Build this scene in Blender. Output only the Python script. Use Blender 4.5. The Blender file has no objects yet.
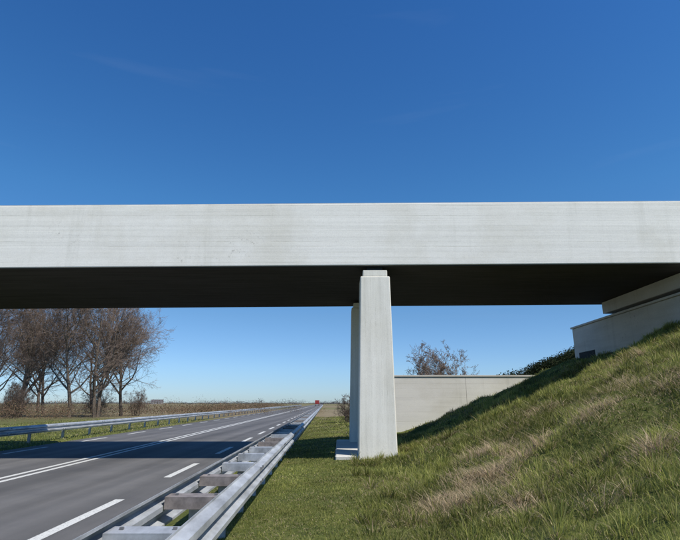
import bpy, math, random
import numpy as np
from mathutils import Vector, Matrix
random.seed(7); rng=np.random.default_rng(7)
scene=bpy.context.scene
SH=-0.028      # the road runs very slightly to the left of the view direction

# ------------------------------------------------------------ helpers
def link(o,parent=None):
    scene.collection.objects.link(o)
    if parent: o.parent=parent
    return o
def empty(name,loc=(0,0,0)):
    e=bpy.data.objects.new(name,None); e.location=loc; return link(e)
def mesh_obj(name,verts,faces,mat=None,parent=None,smooth=False):
    m=bpy.data.meshes.new(name); m.from_pydata([tuple(v) for v in verts],[],faces); m.update()
    if mat: m.materials.append(mat)
    if smooth:
        for p in m.polygons: p.use_smooth=True
    o=bpy.data.objects.new(name,m); return link(o,parent)
def prism_faces(n=4):
    return [(0,3,2,1),(4,5,6,7),(0,1,5,4),(1,2,6,5),(2,3,7,6),(3,0,4,7)]
def box_vf(x0,x1,y0,y1,z0,z1,sh=0.0):
    v=[(x0,y0,z0),(x1,y0,z0),(x1,y1,z0),(x0,y1,z0),(x0,y0,z1),(x1,y0,z1),(x1,y1,z1),(x0,y1,z1)]
    return [(a+sh*b,b,c) for a,b,c in v], prism_faces()
def box(name,x0,x1,y0,y1,z0,z1,mat,parent=None,bev=0.0,sh=0.0):
    v,f=box_vf(x0,x1,y0,y1,z0,z1,sh); o=mesh_obj(name,v,f,mat,parent)
    if bev>0:
        b=o.modifiers.new('bev','BEVEL'); b.width=bev; b.segments=2
    return o
class Acc:
    def __init__(s): s.v=[]; s.f=[]
    def add(s,v,f):
        n=len(s.v); s.v+=list(v); s.f+=[tuple(i+n for i in q) for q in f]
    def box(s,*a,**k): s.add(*box_vf(*a,**k))
TAB=[np.random.default_rng(i).random((256,256)) for i in range(6)]
def vn(x,y,k=0):
    x=np.asarray(x,float); y=np.asarray(y,float)
    xi=np.floor(x).astype(int); yi=np.floor(y).astype(int); fx=x-xi; fy=y-yi
    fx=fx*fx*(3-2*fx); fy=fy*fy*(3-2*fy); t=TAB[k]
    a=t[xi%256,yi%256]; b=t[(xi+1)%256,yi%256]; c=t[xi%256,(yi+1)%256]; d=t[(xi+1)%256,(yi+1)%256]
    return a*(1-fx)*(1-fy)+b*fx*(1-fy)+c*(1-fx)*fy+d*fx*fy
def sstep(a,b,x):
    t=np.clip((x-a)/(b-a),0,1); return t*t*(3-2*t)

# ------------------------------------------------------------ materials
def newmat(name,rough=0.8,metal=0.0,spec=0.3):
    m=bpy.data.materials.new(name); m.use_nodes=True; nt=m.node_tree
    b=nt.nodes['Principled BSDF']; b.inputs['Roughness'].default_value=rough
    b.inputs['Metallic'].default_value=metal; b.inputs['Specular IOR Level'].default_value=spec
    return m,nt,b
def noise(nt,scale,detail=6,rough=0.6,vec=None,sc=(1,1,1),loc=(0,0,0)):
    tc=nt.nodes.new('ShaderNodeTexCoord'); mp=nt.nodes.new('ShaderNodeMapping'); mp.inputs['Scale'].default_value=sc; mp.inputs['Location'].default_value=loc
    nt.links.new(tc.outputs['Object'],mp.inputs[0]); n=nt.nodes.new('ShaderNodeTexNoise')
    n.inputs['Scale'].default_value=scale; n.inputs['Detail'].default_value=detail; n.inputs['Roughness'].default_value=rough
    nt.links.new(mp.outputs[0],n.inputs['Vector']); return n.outputs['Fac']
def ramp(nt,fac,stops):
    r=nt.nodes.new('ShaderNodeValToRGB'); el=r.color_ramp.elements
    while len(el)<len(stops): el.new(0.5)
    for e,(p,c) in zip(el,stops):
        e.position=p; e.color=(c[0],c[1],c[2],1)
    nt.links.new(fac,r.inputs[0]); return r.outputs[0]
def mix(nt,a,b,fac,mode='MIX'):
    m=nt.nodes.new('ShaderNodeMix'); m.data_type='RGBA'; m.blend_type=mode
    for s,v in ((0,fac),(6,a),(7,b)):
        if isinstance(v,(int,float)): m.inputs[s].default_value=v
        elif isinstance(v,tuple): m.inputs[s].default_value=(*v,1)
        else: nt.links.new(v,m.inputs[s])
    return m.outputs[2]
def bump(nt,b,h,strength=0.3,dist=0.02):
    n=nt.nodes.new('ShaderNodeBump'); n.inputs['Strength'].default_value=strength; n.inputs['Distance'].default_value=dist
    nt.links.new(h,n.inputs['Height']); nt.links.new(n.outputs[0],b.inputs['Normal'])
def math_n(nt,op,a,v):
    mm=nt.nodes.new('ShaderNodeMath'); mm.operation=op
    for i,q in ((0,a),(1,v)):
        if isinstance(q,(int,float)): mm.inputs[i].default_value=q
        else: nt.links.new(q,mm.inputs[i])
    return mm.outputs[0]
def simple(name,col,rough=0.8,metal=0,var=0.25,scale=8,sc=(1,1,1),bmp=0.2,dist=0.01,spec=0.3):
    m,nt,b=newmat(name,rough,metal,spec); n=noise(nt,scale,8,0.65,sc=sc)
    lo=tuple(c*(1-var) for c in col); hi=tuple(min(1,c*(1+var)) for c in col)
    nt.links.new(ramp(nt,n,[(0.3,lo),(0.7,hi)]),b.inputs['Base Color'])
    if bmp: bump(nt,b,n,bmp,dist)
    return m
def concrete(name,base,streak,dark,darkamt,bs=0.35,contrast=0.93,runs=0.0,boards=None,gate0=0.60,gloc=(3,1,8)):
    m,nt,b=newmat(name,0.9,0,0.12)
    n1=noise(nt,1.0,5,0.55,sc=streak)
    n2=noise(nt,0.5,7,0.65,sc=(1,1,1))
    n3=noise(nt,3.1,12,0.8)
    n4=noise(nt,38,5,0.75)
    c=ramp(nt,n1,[(0.32,tuple(x*contrast for x in base)),(0.6,base)])
    c=mix(nt,c,ramp(nt,n2,[(0.35,(0.90,0.89,0.86)),(0.55,(1,1,1))]),1.0,'MULTIPLY')
    c=mix(nt,c,ramp(nt,n4,[(0.3,(0.90,0.90,0.90)),(0.6,(1.02,1.02,1.02))]),1.0,'MULTIPLY')
    if runs:
        n5=noise(nt,1,7,0.7,sc=(2.3,2.3,0.12))
        c=mix(nt,c,ramp(nt,n5,[(0.55,(1,1,1)),(0.75,(1-runs,1-runs,1-runs*1.1))]),1.0,'MULTIPLY')
    sp=ramp(nt,n3,[(0.67,(0,0,0)),(0.74,(1,1,1))])
    c=mix(nt,c,dark,math_n(nt,'MULTIPLY',sp,darkamt))
    # a few larger blotches where the paint has worn
    gate=ramp(nt,noise(nt,0.55,2,0.5,loc=gloc),[(gate0,(0,0,0)),(gate0+.06,(1,1,1))])
    sp2=ramp(nt,noise(nt,9,9,0.8),[(0.57,(0,0,0)),(0.63,(1,1,1))])
    c=mix(nt,c,dark,math_n(nt,'MULTIPLY',math_n(nt,'MULTIPLY',gate,sp2),darkamt*.9))
    hgt=math_n(nt,'ADD',n1,math_n(nt,'MULTIPLY',n4,0.5))
    if boards:   # formwork board joints
        ax,step=boards
        tc=nt.nodes.new('ShaderNodeTexCoord'); sx=nt.nodes.new('ShaderNodeSeparateXYZ'); nt.links.new(tc.outputs['Object'],sx.inputs[0])
        p=math_n(nt,'DIVIDE',sx.outputs[ax],step); fl=math_n(nt,'FLOOR',p,0); fr=math_n(nt,'FRACT',p,0)
        wob=math_n(nt,'MULTIPLY',noise(nt,1,3,.6,sc=(1.2,1.2,1.2)),0.10)
        line=math_n(nt,'LESS_THAN',fr,math_n(nt,'ADD',wob,0.01))
        faint=ramp(nt,noise(nt,1,4,.7,sc=(.7,.7,9)),[(.42,(0,0,0)),(.62,(1,1,1))])
        l2=math_n(nt,'MULTIPLY',line,faint)
        c=mix(nt,c,(0.80,0.79,0.75),l2,'MULTIPLY')
        wn=nt.nodes.new('ShaderNodeTexWhiteNoise'); wn.noise_dimensions='1D'; nt.links.new(fl,wn.inputs['W'])
        c=mix(nt,c,ramp(nt,wn.outputs['Value'],[(0,(.95,.95,.945)),(1,(1,1,1))]),1.0,'MULTIPLY')
        hgt=math_n(nt,'SUBTRACT',hgt,math_n(nt,'MULTIPLY',l2,0.6))
    nt.links.new(c,b.inputs['Base Color'])
    bump(nt,b,hgt,bs,0.02)
    return m
M_fascia=concrete('painted_concrete_fascia',(0.93,0.90,0.81),(0.15,3,10),(0.40,0.37,0.31),0.7,0.2,0.93,0.12,('Z',0.145),0.66,(1.3,1,8))
M_column=concrete('painted_concrete_column',(0.89,0.86,0.76),(11,11,0.5),(0.42,0.40,0.34),0.6,0.18,0.90,0.16,('X',0.13))
M_wall=concrete('concrete_wall',(0.84,0.82,0.76),(0.4,0.4,5),(0.3,0.3,0.27),0.6,0.12,0.92,0.2,('Z',0.19))
M_abut=concrete('abutment_concrete',(0.64,0.62,0.565),(0.6,0.6,6),(0.2,0.2,0.18),0.6,0.2,0.88,0.25)
M_soffit=concrete('soffit_concrete_shaded',(0.07,0.066,0.062),(0.6,8,6),(0.03,0.03,0.03),0.5,0.2,0.7)  # base colour darkened so the under-deck shade is painted in
M_dark=simple('recess_shade',(0.04,0.04,0.04),0.9)  # near-black colour paints shade into the bearing gap and wall opening
M_rubber=simple('rubber',(0.03,0.03,0.03),0.7)
M_galv=simple('galvanised_steel',(0.44,0.46,0.48),0.5,0.35,0.38,6,(1,0.35,1),0.06,0.003,0.4)
M_rust=simple('weathered_spacer_steel',(0.25,0.22,0.205),0.65,0.2,0.4,9)
M_bolt=simple('bolt_steel',(0.22,0.22,0.22),.5,.5)
M_bark=simple('bark',(0.15,0.12,0.092),0.9,0,0.35,4,bmp=0.3)
M_twig=simple('twigs',(0.175,0.13,0.10),0.9,0,0.25,2,bmp=0)
def paint():
    m,nt,b=newmat('road_paint',0.7,0,0.2); n=noise(nt,30,8,0.8)
    nt.links.new(ramp(nt,n,[(0.36,(0.2,0.2,0.2)),(0.48,(0.62,0.62,0.58))]),b.inputs['Base Color']); return m
M_white=paint()
def asphalt():
    m,nt,b=newmat('asphalt',0.85,0,0.25)
    n1=noise(nt,130,4,0.8); n2=noise(nt,1,6,0.6,sc=(1.6,0.03,1)); n3=noise(nt,0.6,6,0.6); n4=noise(nt,1,3,.5,sc=(.9,.006,1))
    c=ramp(nt,n1,[(0.3,(0.08,0.08,0.08)),(0.7,(0.185,0.182,0.175))])
    c=mix(nt,c,ramp(nt,n2,[(0.35,(0.80,0.80,0.81)),(0.65,(1.12,1.1,1.08))]),1.0,'MULTIPLY')
    c=mix(nt,c,ramp(nt,n3,[(0.35,(0.84,0.84,0.85)),(0.65,(1.06,1.05,1.04))]),1.0,'MULTIPLY')
    c=mix(nt,c,ramp(nt,n4,[(0.4,(0.80,0.80,0.80)),(0.6,(1.14,1.14,1.14))]),1.0,'MULTIPLY')
    nt.links.new(c,b.inputs['Base Color']); bump(nt,b,n1,0.35,0.006); return m
M_asph=asphalt()
def ground_mat():
    m,nt,b=newmat('grass_ground',0.95,0,0.1)
    n1=noise(nt,9,8,0.7); n2=noise(nt,0.9,4,0.6)
    near=ramp(nt,n1,[(0.3,(0.055,0.065,0.02)),(0.55,(0.11,0.13,0.035)),(0.75,(0.24,0.20,0.10))])
    near=mix(nt,near,ramp(nt,n2,[(0.35,(0.8,0.85,0.8)),(0.7,(1.25,1.15,1.1))]),1.0,'MULTIPLY')
    n3=noise(nt,1,2,0.5,sc=(0.004,0.011,1))
    far=ramp(nt,n3,[(0.35,(0.12,0.125,0.05)),(0.45,(0.19,0.16,0.09)),(0.52,(0.23,0.185,0.115)),(0.60,(0.13,0.145,0.05)),(0.7,(0.17,0.14,0.08))])
    far=mix(nt,far,ramp(nt,noise(nt,0.4,6,0.7),[(0.3,(0.75,0.75,0.75)),(0.7,(1.2,1.2,1.2))]),1.0,'MULTIPLY')
    tc=nt.nodes.new('ShaderNodeTexCoord'); sx=nt.nodes.new('ShaderNodeSeparateXYZ'); nt.links.new(tc.outputs['Object'],sx.inputs[0])
    mr=nt.nodes.new('ShaderNodeMapRange'); mr.inputs[1].default_value=24; mr.inputs[2].default_value=60; nt.links.new(sx.outputs['Y'],mr.inputs[0])
    nt.links.new(mix(nt,near,far,mr.outputs[0]),b.inputs['Base Color']); bump(nt,b,n1,0.6,0.05); return m
M_ground=ground_mat()
def attr_mat(name,rough=0.75,trans=0.0):
    m,nt,b=newmat(name,rough,0,0.15); a=nt.nodes.new('ShaderNodeAttribute'); a.attribute_name='Col'
    nt.links.new(a.outputs['Color'],b.inputs['Base Color'])
    if trans:
        t=nt.nodes.new('ShaderNodeBsdfTranslucent'); nt.links.new(a.outputs['Color'],t.inputs[0])
        ms=nt.nodes.new('ShaderNodeMixShader'); ms.inputs[0].default_value=trans
        nt.links.new(b.outputs[0],ms.inputs[1]); nt.links.new(t.outputs[0],ms.inputs[2])
        nt.links.new(ms.outputs[0],nt.nodes['Material Output'].inputs[0])
    return m
M_blade=attr_mat('grass_blades',0.6,0.42); M_leaf=attr_mat('shrub_foliage',0.85,0.15)

# ------------------------------------------------------------ terrain
WY=22.4
def hbase(x,y):
    xr=x-SH*y
    yc=np.clip(y,4,30)
    X0=0.6+0.093*yc; g=0.42-0.0047*(yc-14)
    e=g*(xr-X0)
    k=0.35; sl=0.5*(e+np.sqrt(e*e+k*k*0.25))        # soft toe
    sl=np.minimum(sl,4.65)
    fade=(1-sstep(26,34,y))*sstep(-40,-12,y)
    v=0.16*sstep(-1.9,0.4,xr)*(1-sstep(30,60,y))
    h=v+sl*fade*sstep(-0.6,1.0,xr)
    h=np.where(xr<-1.9,-0.01,h)
    road=(xr>-10.75)&(xr<-1.95)
    h=np.where(road,-0.035,h)
    bumps=(vn(x*1.1,y*1.1,0)-.5)*0.28+(vn(x*3.1,y*3.1,1)-.5)*0.15+(vn(x*0.35,y*.35,3)-.5)*0.24
    h=h+bumps*sstep(0.2,2.5,xr)*fade + (vn(x*2,y*2,2)-.5)*0.04*sstep(-1.7,-1.0,xr)
    h=h+np.where(xr<-10.75,0.02+0.04*(vn(x*.7,y*.7,4)-.5),0)
    return h
xs=np.concatenate([[-3000,-1500,-700,-300,-150,-80,-50,-35,-25,-20],np.arange(-17,-10.8,1.0),[-10.8,-10.7,-6,-2.0,-1.9],
    np.arange(-1.8,14.2,0.14),[15,16,18,22,30,50,90,200,500,1200,3000]])
ys=np.concatenate([[-200,-80,-40,-25,-12,-5,-2],np.arange(0,34.2,0.16),[36,40,46,55,70,90,120,160,220,320,500,800,1400,2500,4500]])
XX,YY=np.meshgrid(xs,ys); XA=XX+SH*np.clip(YY,-200,1500)
ZZ=hbase(XA,YY)
verts=np.stack([XA.ravel(),YY.ravel(),ZZ.ravel()],1); nx=len(xs); ny=len(ys)
faces=[(j*nx+i,j*nx+i+1,(j+1)*nx+i+1,(j+1)*nx+i) for j in range(ny-1) for i in range(nx-1)]
mesh_obj('ground',verts,faces,M_ground,smooth=True)

# ------------------------------------------------------------ road
def strip(acc,x0,x1,y0,y1,z,n=1):
    yy=np.linspace(y0,y1,n+1); v=[];f=[]
    for y in yy: v+= [(x0+SH*y,y,z),(x1+SH*y,y,z)]
    for i in range(n): f.append((2*i,2*i+1,2*i+3,2*i+2))
    acc.add(v,f)
a=Acc(); strip(a,-10.45,-2.25,-60,1400,0.0,60); mesh_obj('road',a.v,a.f,M_asph)
mk=Acc()
strip(mk,-6.43,-6.30,-60,1400,0.004,40); strip(mk,-6.72,-6.59,-60,1400,0.004,40)
y=-14.2
while y<500:
    strip(mk,-3.35,-3.20,y,y+2.6,0.004); strip(mk,-9.85,-9.71,y,y+2.6,0.004); y+=5.15
mesh_obj('road_markings',mk.v,mk.f,M_white)

# ------------------------------------------------------------ bridge
br=empty('concrete_bridge')
YF,YB=13.2,19.1; ZB,ZT=5.01,6.74; tilt=0.0073
def dbox(name,x0,x1,y0,y1,z0,z1,mat,bev=0.0):
    v,f=box_vf(x0,x1,y0,y1,z0,z1); v=[(a,b,c+tilt*(a-0.9)) for a,b,c in v]
    o=mesh_obj(name,v,f,mat,br)
    if bev: 
        b=o.modifiers.new('b','BEVEL'); b.width=bev; b.segments=2
    return o
dbox('fascia_beam_front',-30,34,YF,YF+0.45,ZB,ZT,M_fascia,0.02)
dbox('fascia_beam_back',-30,34,YB-0.45,YB,ZB,ZT,M_fascia,0.02)
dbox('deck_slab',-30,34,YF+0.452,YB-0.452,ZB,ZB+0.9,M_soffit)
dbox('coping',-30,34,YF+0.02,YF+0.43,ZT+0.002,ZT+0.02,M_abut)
dbox('soffit_shade_sheet',-30,34,YF+0.03,YB-0.004,ZB-0.022,ZB-0.003,M_soffit)  # added dark sheet paints shade over the slab and beam undersides
def column(cx,y0,name):
    P=empty(name); zb,zt=0.0,4.72
    wb,wt=0.475,0.385; d=0.95; 
    v=[(cx-wb,y0,zb),(cx+wb,y0,zb),(cx+wb,y0+d,zb),(cx-wb,y0+d,zb),(cx-wt,y0+.04,zt),(cx+wt,y0+.04,zt),(cx+wt,y0+d-.04,zt),(cx-wt,y0+d-.04,zt)]
    o=mesh_obj('shaft',v,prism_faces(),M_column,P); b=o.modifiers.new('b','BEVEL'); b.width=0.025; b.segments=2
    box('cap',cx-0.32,cx+0.32,y0+0.06,y0+d-.1,zt,zt+0.17,M_column,P,0.02)
    box('bearing',cx-0.2,cx+0.2,y0+0.15,y0+d-.2,zt+0.17,ZB-0.01,M_rubber,P)
    return P
column(0.92,13.2,'bridge_column'); column(0.92-0.13,17.8,'bridge_column')
column(-14.3,13.2,'bridge_column'); column(-14.4,17.8,'bridge_column')
pf=Acc(); pf.box(-0.12,1.36,13.26,13.22+5.8,-0.1,0.27)
o=mesh_obj('column_plinth',pf.v,pf.f,M_abut); bb=o.modifiers.new('b','BEVEL'); bb.width=0.03
# abutments
ab=empty('bridge_abutment')
XA0=9.35
box('diaphragm',9.5,10.2,13.7,18.6,4.62,5.03,M_abut,ab,0.015)
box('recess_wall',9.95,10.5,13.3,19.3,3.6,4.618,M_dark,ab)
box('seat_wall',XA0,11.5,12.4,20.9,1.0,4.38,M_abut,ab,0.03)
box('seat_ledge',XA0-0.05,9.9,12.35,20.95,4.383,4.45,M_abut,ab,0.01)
box('opening_shade_panel',XA0-0.006,XA0+0.02,19.2,20.5,2.85,3.4,M_dark,ab)  # dark panel proud of the solid wall, painted as a shaded opening
al=empty('bridge_abutment')
box('seat_wall',-27,-25,12.4,20.9,-0.5,4.6,M_abut,al,0.03)
box('diaphragm',-26.2,-25.3,13.7,18.6,4.603,4.75,M_abut,al)
# wing wall
w=empty('retaining_wall')
x0=1.7
for i in range(3):
    x1=x0+3.6; box('panel_%d'%i,x0,x1-.008,WY,WY+.35,-0.3,2.57,M_wall,w,0.008); x0=x1
box('coping',1.66,12.5,WY-.03,WY+.38,2.572,2.64,M_abut,w,0.01)

# ------------------------------------------------------------ guard rails
PROF=[(0,0),(0.0,0.02),(0.075,0.055),(0.08,0.095),(0.01,0.135),(0.01,0.175),(0.08,0.215),(0.075,0.255),(0,0.29),(0,0.31)]
def wbeam(acc,xb,side,y0,y1,zb,off=0.0,n=1):
    ysx=np.linspace(y0,y1,n+1); v=[];f=[]; m=len(PROF)
    for yy in ysx:
        for (d,z) in PROF: v.append((xb+side*(d+off)+SH*yy,yy,zb+z))
    for j in range(n):
        for i in range(m-1): f.append((j*m+i,j*m+i+1,(j+1)*m+i+1,(j+1)*m+i))
    acc.add(v,f)
def rail_object(name,beams,posts_x,y0,y1,zb,sp,spacer=True,ground=0.0):
    P=empty(name); A=Acc(); B=Acc(); S=Acc(); Pst=Acc(); R=Acc(); BO=Acc()
    for (xb,side) in beams:
        wbeam(A,xb,side,y0,y1,zb,0,30)
        y=y0+1.0
        while y<min(y1,60):
            wbeam(B,xb,side,y,y+0.34,zb,0.005)
            for zz in (0.07,0.235):
                for dy in (0.06,0.27):
                    BO.box(xb+side*0.088-0.012,xb+side*0.088+0.012,y+dy,y+dy+0.03,zb+zz,zb+zz+0.03,sh=SH)
            y+=4.0
    y=y0+0.4; k=0
    while y<y1:
        Pst.box(posts_x-0.05,posts_x+0.05,y,y+0.006,ground-0.3,zb+0.2,sh=SH)
        Pst.box(posts_x-0.05,posts_x+0.05,y+0.06,y+0.066,ground-0.3,zb+0.2,sh=SH)
        Pst.box(posts_x-0.004,posts_x+0.004,y+0.006,y+0.06,ground-0.3,zb+0.2,sh=SH)
        if spacer:
            xl=min(b[0] for b in beams)+0.004; xh=max(b[0] for b in beams)-0.004
            T= R if (k%5 in (3,4)) else S
            T.box(xl,xh,y-0.07,y+0.13,zb+0.245,zb+0.252,sh=SH)
            T.box(xl,xh,y-0.07,y-0.064,zb+0.15,zb+0.244,sh=SH)
            T.box(xl,xh,y+0.124,y+0.13,zb+0.15,zb+0.244,sh=SH)
            for xx in (xl+.07,xh-.09): BO.box(xx,xx+.025,y+.02,y+.045,zb+.2525,zb+.268,sh=SH)
        else:
            xb=beams[0][0]
            S.box(min(xb,posts_x),max(xb,posts_x),y,y+0.06,zb+0.08,zb+0.25,sh=SH)
        y+=sp; k+=1
    o=mesh_obj('beams',A.v,A.f,M_galv,P); so=o.modifiers.new('s','SOLIDIFY'); so.thickness=0.005
    mesh_obj('splices',B.v,B.f,M_galv,P); mesh_obj('posts',Pst.v,Pst.f,M_galv,P); mesh_obj('spacers',S.v,S.f,M_galv,P); mesh_obj('bolts',BO.v,BO.f,M_bolt,P)
    if R.v: mesh_obj('weathered_spacers',R.v,R.f,M_rust,P)
rail_object('guard_rail',[(-0.90,1),(-1.42,-1)],-1.16,-6,230,0.44,1.33)
rail_object('guard_rail',[(-11.2,1)],-11.4,-6,260,0.37,2.66,False)

# ------------------------------------------------------------ grass blades
def build_blades(name,x,y,L,W,lean,col,mat,la=None):
    n=len(x); z=hbase(x,y)-0.012
    az=rng.random(n)*2*np.pi
    la=rng.random(n)*2*np.pi if la is None else la
    wx=np.cos(az)*W*0.5; wy=np.sin(az)*W*0.5; lx=np.cos(la)*lean*L; ly=np.sin(la)*lean*L
    hz=np.sqrt(np.maximum(L*L-(lean*L)**2,(0.15*L)**2))
    V=np.zeros((n,5,3))
    V[:,0]=np.stack([x-wx,y-wy,z],1); V[:,1]=np.stack([x+wx,y+wy,z],1)
    mx=x+lx*0.35; my=y+ly*0.35; mz=z+hz*0.6
    V[:,2]=np.stack([mx+wx*.8,my+wy*.8,mz],1); V[:,3]=np.stack([mx-wx*.8,my-wy*.8,mz],1)
    V[:,4]=np.stack([x+lx,y+ly,z+hz],1)
    m=bpy.data.meshes.new(name); m.vertices.add(n*5); m.vertices.foreach_set('co',V.ravel())
    b=np.arange(n)*5; q=np.stack([b,b+1,b+2,b+3,b+3,b+2,b+4],1).ravel()
    m.loops.add(n*7); m.loops.foreach_set('vertex_index',q.astype(np.int32))
    m.polygons.add(n*2); ls=np.stack([np.arange(n)*7,np.arange(n)*7+4],1).ravel()
    m.polygons.foreach_set('loop_start',ls.astype(np.int32))
    m.update(calc_edges=True); m.validate()
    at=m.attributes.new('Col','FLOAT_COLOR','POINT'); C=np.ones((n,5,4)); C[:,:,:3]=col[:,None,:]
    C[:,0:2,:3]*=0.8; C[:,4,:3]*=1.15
    at.data.foreach_set('color',C.ravel().astype(np.float32)); m.materials.append(mat)
    return link(bpy.data.objects.new(name,m))
STRAW=[(1.85,7.4,0.55,1.0),(2.6,7.9,0.5,1.0),(1.15,6.7,0.4,.9),(1.7,5.6,.35,.6),(3.4,7.2,.4,.6),(4.6,8.6,.4,.6),(2.3,8.8,.5,.8),(5.6,10.5,.5,.4),(3.0,5.2,.35,.5),(6.8,12.5,.6,.4),(1.5,7.0,.4,1.0),(3.9,10.4,.4,.5),(2.2,4.6,.25,.6),(4.4,6.9,.3,.5)]
def scatter(n,x0,x1,y0,y1):
    x=rng.random(n)*(x1-x0)+x0; y=rng.random(n)*(y1-y0)+y0; return x,y
def keep(x,y):
    xr=x-SH*y
    k=((xr>-2.2)|(xr<-10.5))&(x<0.72*y+1.2)&(x>-0.75*y-1.5)
    k&=~((x>-0.15)&(x<1.42)&(y>13.18)&(y<19.05))
    k&=~((x>9.3)&(y>12.3)&(y<21))
    k&=~((x>1.65)&(y>WY-.1)&(y<WY+.45))
    return k
bx=[];by=[];bw=[];bs=[]
for (n,x0,x1,y0,y1,w,s) in [(70000,-1.6,6,1.6,5.5,.0050,1),(120000,-2,8.5,5,10,.0075,1),(90000,-2.5,11,9.5,17,.012,1),(60000,-3,13,16.5,28,.018,1.1),
        (26000,-3.5,3.0,27,60,.04,1.3),(26000,-24,-10.6,12,50,.03,1.4)]:
    x,y=scatter(n,x0,x1,y0,y1); k=keep(x,y); x=x[k];y=y[k]
    bx.append(x);by.append(y);bw.append(np.full(len(x),w));bs.append(np.full(len(x),s))
ng=sum(len(q) for q in bx)
# tussocks: blades that radiate out of shared roots
tx,ty=scatter(2600,0.3,9.5,2.5,16); k=keep(tx,ty)&(rng.random(2600)<vn(tx*.8,ty*.8,1)*1.3-.1); tx=tx[k];ty=ty[k]; nt_=len(tx); per=46
ang=rng.random((nt_,per))*2*np.pi; rad=rng.random((nt_,per))**.6*(0.05+.09*rng.random(nt_))[:,None]
ux=(tx[:,None]+np.cos(ang)*rad).ravel(); uy=(ty[:,None]+np.sin(ang)*rad).ravel()
k=keep(ux,uy)&(ux>.1); ux=ux[k];uy=uy[k]; tang=ang.ravel()[k]; tb=np.repeat(0.7+.6*rng.random(nt_),per)[k]
bx.append(ux);by.append(uy);bw.append(.004+.0007*uy);bs.append(1.7*tb)
x=np.concatenate(bx);y=np.concatenate(by);W=np.concatenate(bw);S=np.concatenate(bs);n=len(x)
LA=rng.random(n)*2*np.pi; LA[ng:]=tang
clump=vn(x*2.3,y*2.3,2)*.6+vn(x*6,y*6,5)*.4
xr=x-SH*y
tall=0.40+1.5*clump**1.8*sstep(-.2,2.0,xr)+0.25*(xr<-10)
tall[ng:]=0.9
L=(0.05+0.085*rng.random(n))*tall*S*1.1
straw=np.zeros(n)
for (sx,sy,r,am) in STRAW: straw=np.maximum(straw,am*np.exp(-((x-sx)**2+((y-sy)*0.8)**2)/(2*r*r*0.35)))
straw=straw*(0.30+1.4*vn(x*4,y*4,4)); dry=(rng.random(n)<np.clip(straw*1.3,0,0.97))|(rng.random(n)<0.13+0.26*(vn(x*1.3,y*1.3,1)>.58))
pal=np.array([[0.24,0.26,0.06],[0.31,0.32,0.085],[0.17,0.20,0.05],[0.38,0.37,0.13]])
g=pal[rng.integers(0,4,n)]*(0.45+1.0*vn(x*.9,y*.9,3))[:,None]*(0.6+.75*clump)[:,None]*(0.8+.4*rng.random(n))[:,None]
s=np.array([0.60,0.47,0.30])*(0.5+0.7*rng.random(n))[:,None]
col=np.where(dry[:,None],s,g); lean=np.where(dry,0.72+0.25*rng.random(n),0.2+0.6*rng.random(n))
L=np.where(dry&(straw>.2),L*1.6,L); W=np.where(dry,W*.8,W)
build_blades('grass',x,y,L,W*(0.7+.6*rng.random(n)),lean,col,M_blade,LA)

# ------------------------------------------------------------ bare trees
def tree_mesh(name,H,trunk_frac,spread,seed,nb=(16,9,7,5),multi=1,tw=0.012,l1=0.62):
    R=random.Random(seed); V=[[],[]]; F=[[],[]]
    def seg(p,q,r0,r1,k):
        d=(q-p).normalized(); u=d.orthogonal().normalized(); w=d.cross(u); s=6 if r0>.06 else (4 if r0>.03 else 3)
        b=len(V[k])
        for (c,r) in ((p,r0),(q,r1)):
            for i in range(s):
                a=2*math.pi*i/s; V[k].append(tuple(c+u*(math.cos(a)*r)+w*(math.sin(a)*r)))
        for i in range(s): F[k].append((b+i,b+(i+1)%s,b+s+(i+1)%s,b+s+i))
    def grow(p,d,L,r,lev):
        ns=(9,6,4,3,2)[lev]; pts=[p]; dirs=[d]; c=p.copy(); rr=r
        for i in range(ns):
            d=(d+Vector((R.uniform(-1,1),R.uniform(-1,1),R.uniform(-.6,.9)))*(0.11 if lev==0 else .2)+Vector((0,0,.03))).normalized()
            q=c+d*(L/ns); r1=max(tw*.6,r*(1-(i+1)/ns*0.85)); seg(c,q,rr,r1,0 if rr>.03 else 1); rr=r1; c=q; pts.append(c); dirs.append(d)
        if lev>=4: return
        n=nb[lev]
        for j in range(n):
            t=R.uniform(trunk_frac if lev==0 else .2,1.0)
            if lev==0: t=trunk_frac+(1-trunk_frac)*((j+R.random())/n)**1.2
            f=t*ns; i=min(ns-1,int(f)); b=pts[i].lerp(pts[i+1],f-i)
            dd=dirs[i+1]; o=dd.orthogonal().normalized(); o.rotate(Matrix.Rotation(R.uniform(0,6.283),3,dd))
            ang=(R.uniform(.6,1.0) if lev==0 else R.uniform(.4,.9))*spread*(1-.35*t if lev==0 else 1); nd=(dd*math.cos(ang)+o*math.sin(ang)).normalized()
            cl=L*(l1*(1-t*0.5) if lev==0 else R.uniform(.38,.62)*(1-.3*t))*R.uniform(.85,1.15)
            cr=max(tw,r*(1-t*.75)*R.uniform(.45,.65))
            grow(b,nd,cl,cr,lev+1)
    for s in range(multi):
        d=Vector((R.uniform(-.3,.3),R.uniform(-.3,.3),1)).normalized() if multi>1 else Vector((R.uniform(-.05,.05),0,1)).normalized()
        grow(Vector((R.uniform(-.5,.5),R.uniform(-.5,.5),-.2)) if multi>1 else Vector((0,0,-.2)),d,H*R.uniform(.85,1),H*0.017,0)
    v=V[0]+V[1]; nb0=len(V[0]); f=F[0]+[tuple(i+nb0 for i in q) for q in F[1]]
    m=bpy.data.meshes.new(name); m.from_pydata(v,[],f); m.materials.append(M_bark); m.materials.append(M_twig)
    n0=len(F[0]); m.polygons.foreach_set('material_index',[0 if i<n0 else 1 for i in range(len(f))]); m.update(); return m
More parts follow.
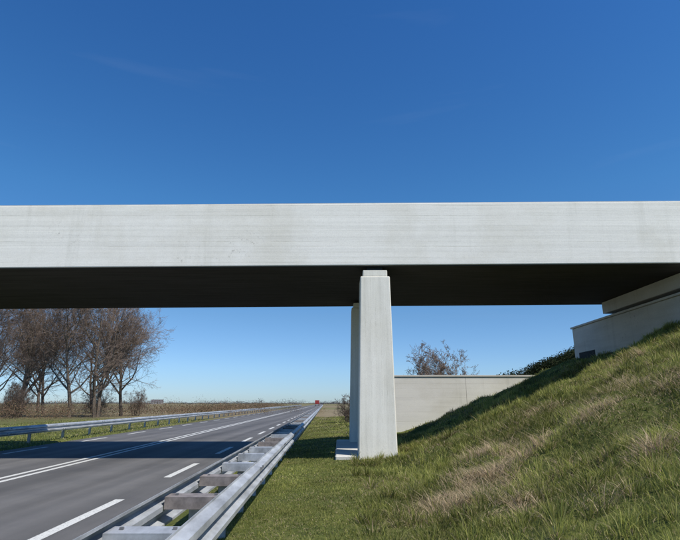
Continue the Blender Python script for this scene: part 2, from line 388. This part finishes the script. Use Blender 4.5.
T=[tree_mesh('bare_tree_a',13,.2,1.2,3,(18,10,9,5),1,l1=.68),tree_mesh('bare_tree_b',12.5,.16,1.1,11,(11,10,8,6),2,l1=.66),tree_mesh('bare_tree_c',12.5,.18,1.25,23,(17,10,9,5),1,l1=.70)]
def put(name,mesh,x,y,z,s,rot):
    o=bpy.data.objects.new(name,mesh); o.location=(x,y,z); o.scale=(s,s,s); o.rotation_euler=(0,0,rot); return link(o)
for i,(px,Y,s) in enumerate([(-22,60,1.05),(22,62,1.02),(44,72,1.05),(70,58,1.02),(97,58,1.02),(122,64,1.0),(-5,74,1.1),(95,80,1.15),(38,84,1.15)]):
    put('bare_tree',T[i%3],(px-340)/520*Y/1.035,Y,0,s,i*1.9+.5)
sm=tree_mesh('bare_shrub_mesh',3.6,.05,1.2,5,(11,7,5,3),6,0.010,.6)
sm2=tree_mesh('bare_shrub_mesh_b',3.9,.05,1.3,31,(12,7,5,3),5,0.010,.64)
put('bare_bush',sm2,0.183*41,41,0.2,1.3,1.4); put('bare_bush',sm,0.195*42.5,42.5,0.2,1.1,2.9)
put('bare_bush',sm,0.02*38,38,-.1,0.55,2.1)
for (xx,yy,ss,rr) in [(-28,62,.8,1.1),(-33,55,.75,2.6),(-25,66,.7,4.6),(-36,60,.9,3.3),(-39,58,.8,5)]: put('bare_bush',sm2,xx,yy,0,ss,rr)

# ------------------------------------------------------------ leafy masses
def leafmass(name,blobs,leaf,pal):
    P=[];C=[];pal=np.array(pal)
    for (cx,cy,cz,rx,ry,rz,n) in blobs:
        d=rng.normal(size=(n,3)); d/=np.linalg.norm(d,axis=1)[:,None]; r=rng.random(n)**.45
        r*=0.7+.6*rng.random(n)
        p=d*r[:,None]*np.array([rx,ry,rz])+np.array([cx,cy,cz]); P.append(p)
        C.append(pal[rng.integers(0,len(pal),n)]*(0.6+.7*rng.random()))
    P=np.concatenate(P);C=np.concatenate(C);n=len(P); lf=np.asarray(leaf)*(0.5+rng.random(n))
    a=rng.normal(size=(n,3));a/=np.linalg.norm(a,axis=1)[:,None]; b=np.cross(a,rng.normal(size=(n,3))); b/=np.linalg.norm(b,axis=1)[:,None]
    V=np.stack([P-a*lf[:,None],P+b*lf[:,None]*.6,P+a*lf[:,None],P-b*lf[:,None]*.6],1)
    m=bpy.data.meshes.new(name); m.vertices.add(n*4); m.vertices.foreach_set('co',V.ravel())
    m.loops.add(n*4); m.loops.foreach_set('vertex_index',np.arange(n*4,dtype=np.int32)); m.polygons.add(n)
    m.polygons.foreach_set('loop_start',(np.arange(n)*4).astype(np.int32)); m.update(calc_edges=True)
    at=m.attributes.new('Col','FLOAT_COLOR','POINT'); CC=np.ones((n,4,4)); CC[:,:,:3]=C[:,None,:]
    at.data.foreach_set('color',CC.ravel().astype(np.float32)); m.materials.append(M_leaf)
    return link(bpy.data.objects.new(name,m))
bl=[]
for i in range(130):
    X=6.7+rng.random()*7.5; Y=23.1+rng.random()*3.3; z=float(hbase(np.array(X),np.array(Y)))
    bl.append((X,Y,z+.22,.5,.5,.42,520))
leafmass('shaded_ivy_hedge',bl,.035,[(0.012,0.024,0.009),(0.02,0.033,0.012),(0.035,0.04,0.016)])  # near-black greens put the bank's shade into the leaf colour
bl=[]   # brown scrub under the trees on the left
for i in range(260):
    t=rng.random(); Y=42+t*40; X=-54+rng.random()*40*(Y/60); 
    bl.append((X,Y,.45+rng.random()*.6,1.3,1.0,.6+.8*rng.random(),330))
leafmass('undergrowth',bl,.035,[(0.20,0.125,0.08),(0.24,0.155,0.10),(0.16,0.105,0.065),(0.14,0.12,0.06)])
bl=[]
for i in range(230):
    Y=70+rng.random()*230; X=-15-.05*Y-rng.random()*12
    bl.append((X,Y,.4,2.5,3,.6+.7*rng.random(),150))
leafmass('hedge',bl,.09,[(0.22,0.155,0.10),(0.27,0.195,0.13),(0.15,0.125,0.07)])
bl=[]
for i in range(620):
    Y=600+rng.random()*1300; X=(rng.random()-.5)*2*Y*.9; h=2+rng.random()**2*8
    bl.append((X,Y,h*.42,6+rng.random()*16,6,h*.42,150))
leafmass('distant_treeline',bl,.45,[(0.14,0.14,0.145),(0.16,0.15,0.145),(0.12,0.125,0.125)])  # greyed palette paints distance haze into the trees

# ------------------------------------------------------------ farmhouse, truck
M_brick=simple('pale_render_wall',(0.45,0.42,0.38),.9); M_roof=simple('roof_slates',(0.12,0.11,0.11),.8); M_glass=simple('window_glass',(0.03,0.04,0.05),.2,bmp=0)
def house(x,y,w,d,h):
    P=empty('farmhouse'); box('walls',x,x+w,y,y+d,0,h,M_brick,P)
    mesh_obj('roof',[(x-.3,y-.3,h),(x+w+.3,y-.3,h),(x+w+.3,y+d+.3,h),(x-.3,y+d+.3,h),(x-.3,y+d/2,h+d*.5),(x+w+.3,y+d/2,h+d*.5)],[(0,1,5,4),(3,4,5,2),(0,4,3),(1,2,5),(0,3,2,1)],M_roof,P)
    for i in range(4): box('window_%d'%i,x+w*(.12+.22*i),x+w*(.12+.22*i)+1,y-.03,y+.02,1,2.2,M_glass,P)
house(-300,850,18,8,3)
M_red=simple('red_truck_paint',(0.30,0.045,0.04),.4,bmp=0,var=.1)
M_box=simple('bumper_white',(0.6,0.6,0.6),.5,bmp=0,var=.1)
tr=empty('truck'); TX=-4.9+SH*330; TY=330
box('cargo_box',TX-1.25,TX+1.25,TY,TY+7,1.0,3.2,M_red,tr,.05); box('cab',TX-1.15,TX+1.15,TY+7.3,TY+9.3,.6,3.0,M_red,tr,.2)
box('chassis',TX-.5,TX+.5,TY,TY+9,.6,.95,M_rubber,tr); box('rear_bumper',TX-1.2,TX+1.2,TY-.05,TY+.05,.5,.7,M_box,tr)
for i,(wx,wy) in enumerate([(-1.0,1.5),(1.0,1.5),(-1,2.8),(1,2.8),(-1,8),(1,8)]):
    bpy.ops.mesh.primitive_cylinder_add(radius=.5,depth=.3,location=(TX+wx,TY+wy,.5),rotation=(0,math.pi/2,0)); w_=bpy.context.object; w_.name='wheel_%d'%i; w_.data.materials.append(M_rubber); w_.parent=tr

# ------------------------------------------------------------ light, sky
EL,AZ=math.radians(53),math.radians(54)
s=Vector((math.cos(EL)*math.sin(AZ),-math.cos(EL)*math.cos(AZ),math.sin(EL)))
sd=bpy.data.lights.new('sun','SUN'); sd.energy=5.0; sd.angle=math.radians(.5); sd.color=(1,.95,.87)
so=link(bpy.data.objects.new('sun',sd)); so.rotation_euler=s.to_track_quat('Z','Y').to_euler()
wd=bpy.data.worlds.new('World'); scene.world=wd; wd.use_nodes=True; nt=wd.node_tree; bg=nt.nodes['Background']
sk=nt.nodes.new('ShaderNodeTexSky'); sk.sky_type='NISHITA'; sk.sun_disc=False; sk.sun_elevation=EL; sk.sun_rotation=math.pi-AZ
sk.air_density=1.0; sk.dust_density=0.1; sk.ozone_density=2.0
hs=nt.nodes.new('ShaderNodeHueSaturation'); hs.inputs['Saturation'].default_value=1.3; nt.links.new(sk.outputs[0],hs.inputs['Color'])
tint=mix(nt,hs.outputs[0],(0.78,0.97,1.22),1.0,'MULTIPLY')
tc=nt.nodes.new('ShaderNodeTexCoord')
sx=nt.nodes.new('ShaderNodeSeparateXYZ'); nt.links.new(tc.outputs['Generated'],sx.inputs[0])
grade=ramp(nt,sx.outputs['Z'],[(0.0,(0.56,0.66,0.96)),(0.06,(0.68,0.72,.86)),(0.16,(0.88,0.80,0.76)),(0.36,(1.0,1.0,.88)),(0.62,(1.0,0.96,0.93))])
tint=mix(nt,tint,grade,1.0,'MULTIPLY')
mp=nt.nodes.new('ShaderNodeMapping'); mp.inputs['Scale'].default_value=(1.2,1.2,9); mp.inputs['Rotation'].default_value=(0,.25,0)
nz=nt.nodes.new('ShaderNodeTexNoise'); nz.inputs['Scale'].default_value=2.2; nz.inputs['Detail'].default_value=8; nz.inputs['Distortion'].default_value=.6
nt.links.new(tc.outputs['Generated'],mp.inputs[0]); nt.links.new(mp.outputs[0],nz.inputs['Vector'])
f=ramp(nt,nz.outputs['Fac'],[(.60,(0,0,0)),(.85,(.03,.03,.03))])
c=mix(nt,tint,(5.5,6.2,7.2),f)
nt.links.new(c,bg.inputs[0]); bg.inputs[1].default_value=0.125

# ------------------------------------------------------------ camera
cd=bpy.data.cameras.new('camera'); cd.sensor_width=36; cd.lens=36*520/680; cd.clip_end=8000; cd.clip_start=.05
co=link(bpy.data.objects.new('camera',cd)); co.location=(0,0,1.5); co.rotation_euler=(math.radians(90+14.35),0,0); scene.camera=co
scene.view_settings.view_transform='Standard'; scene.view_settings.look='None'; scene.view_settings.exposure=0
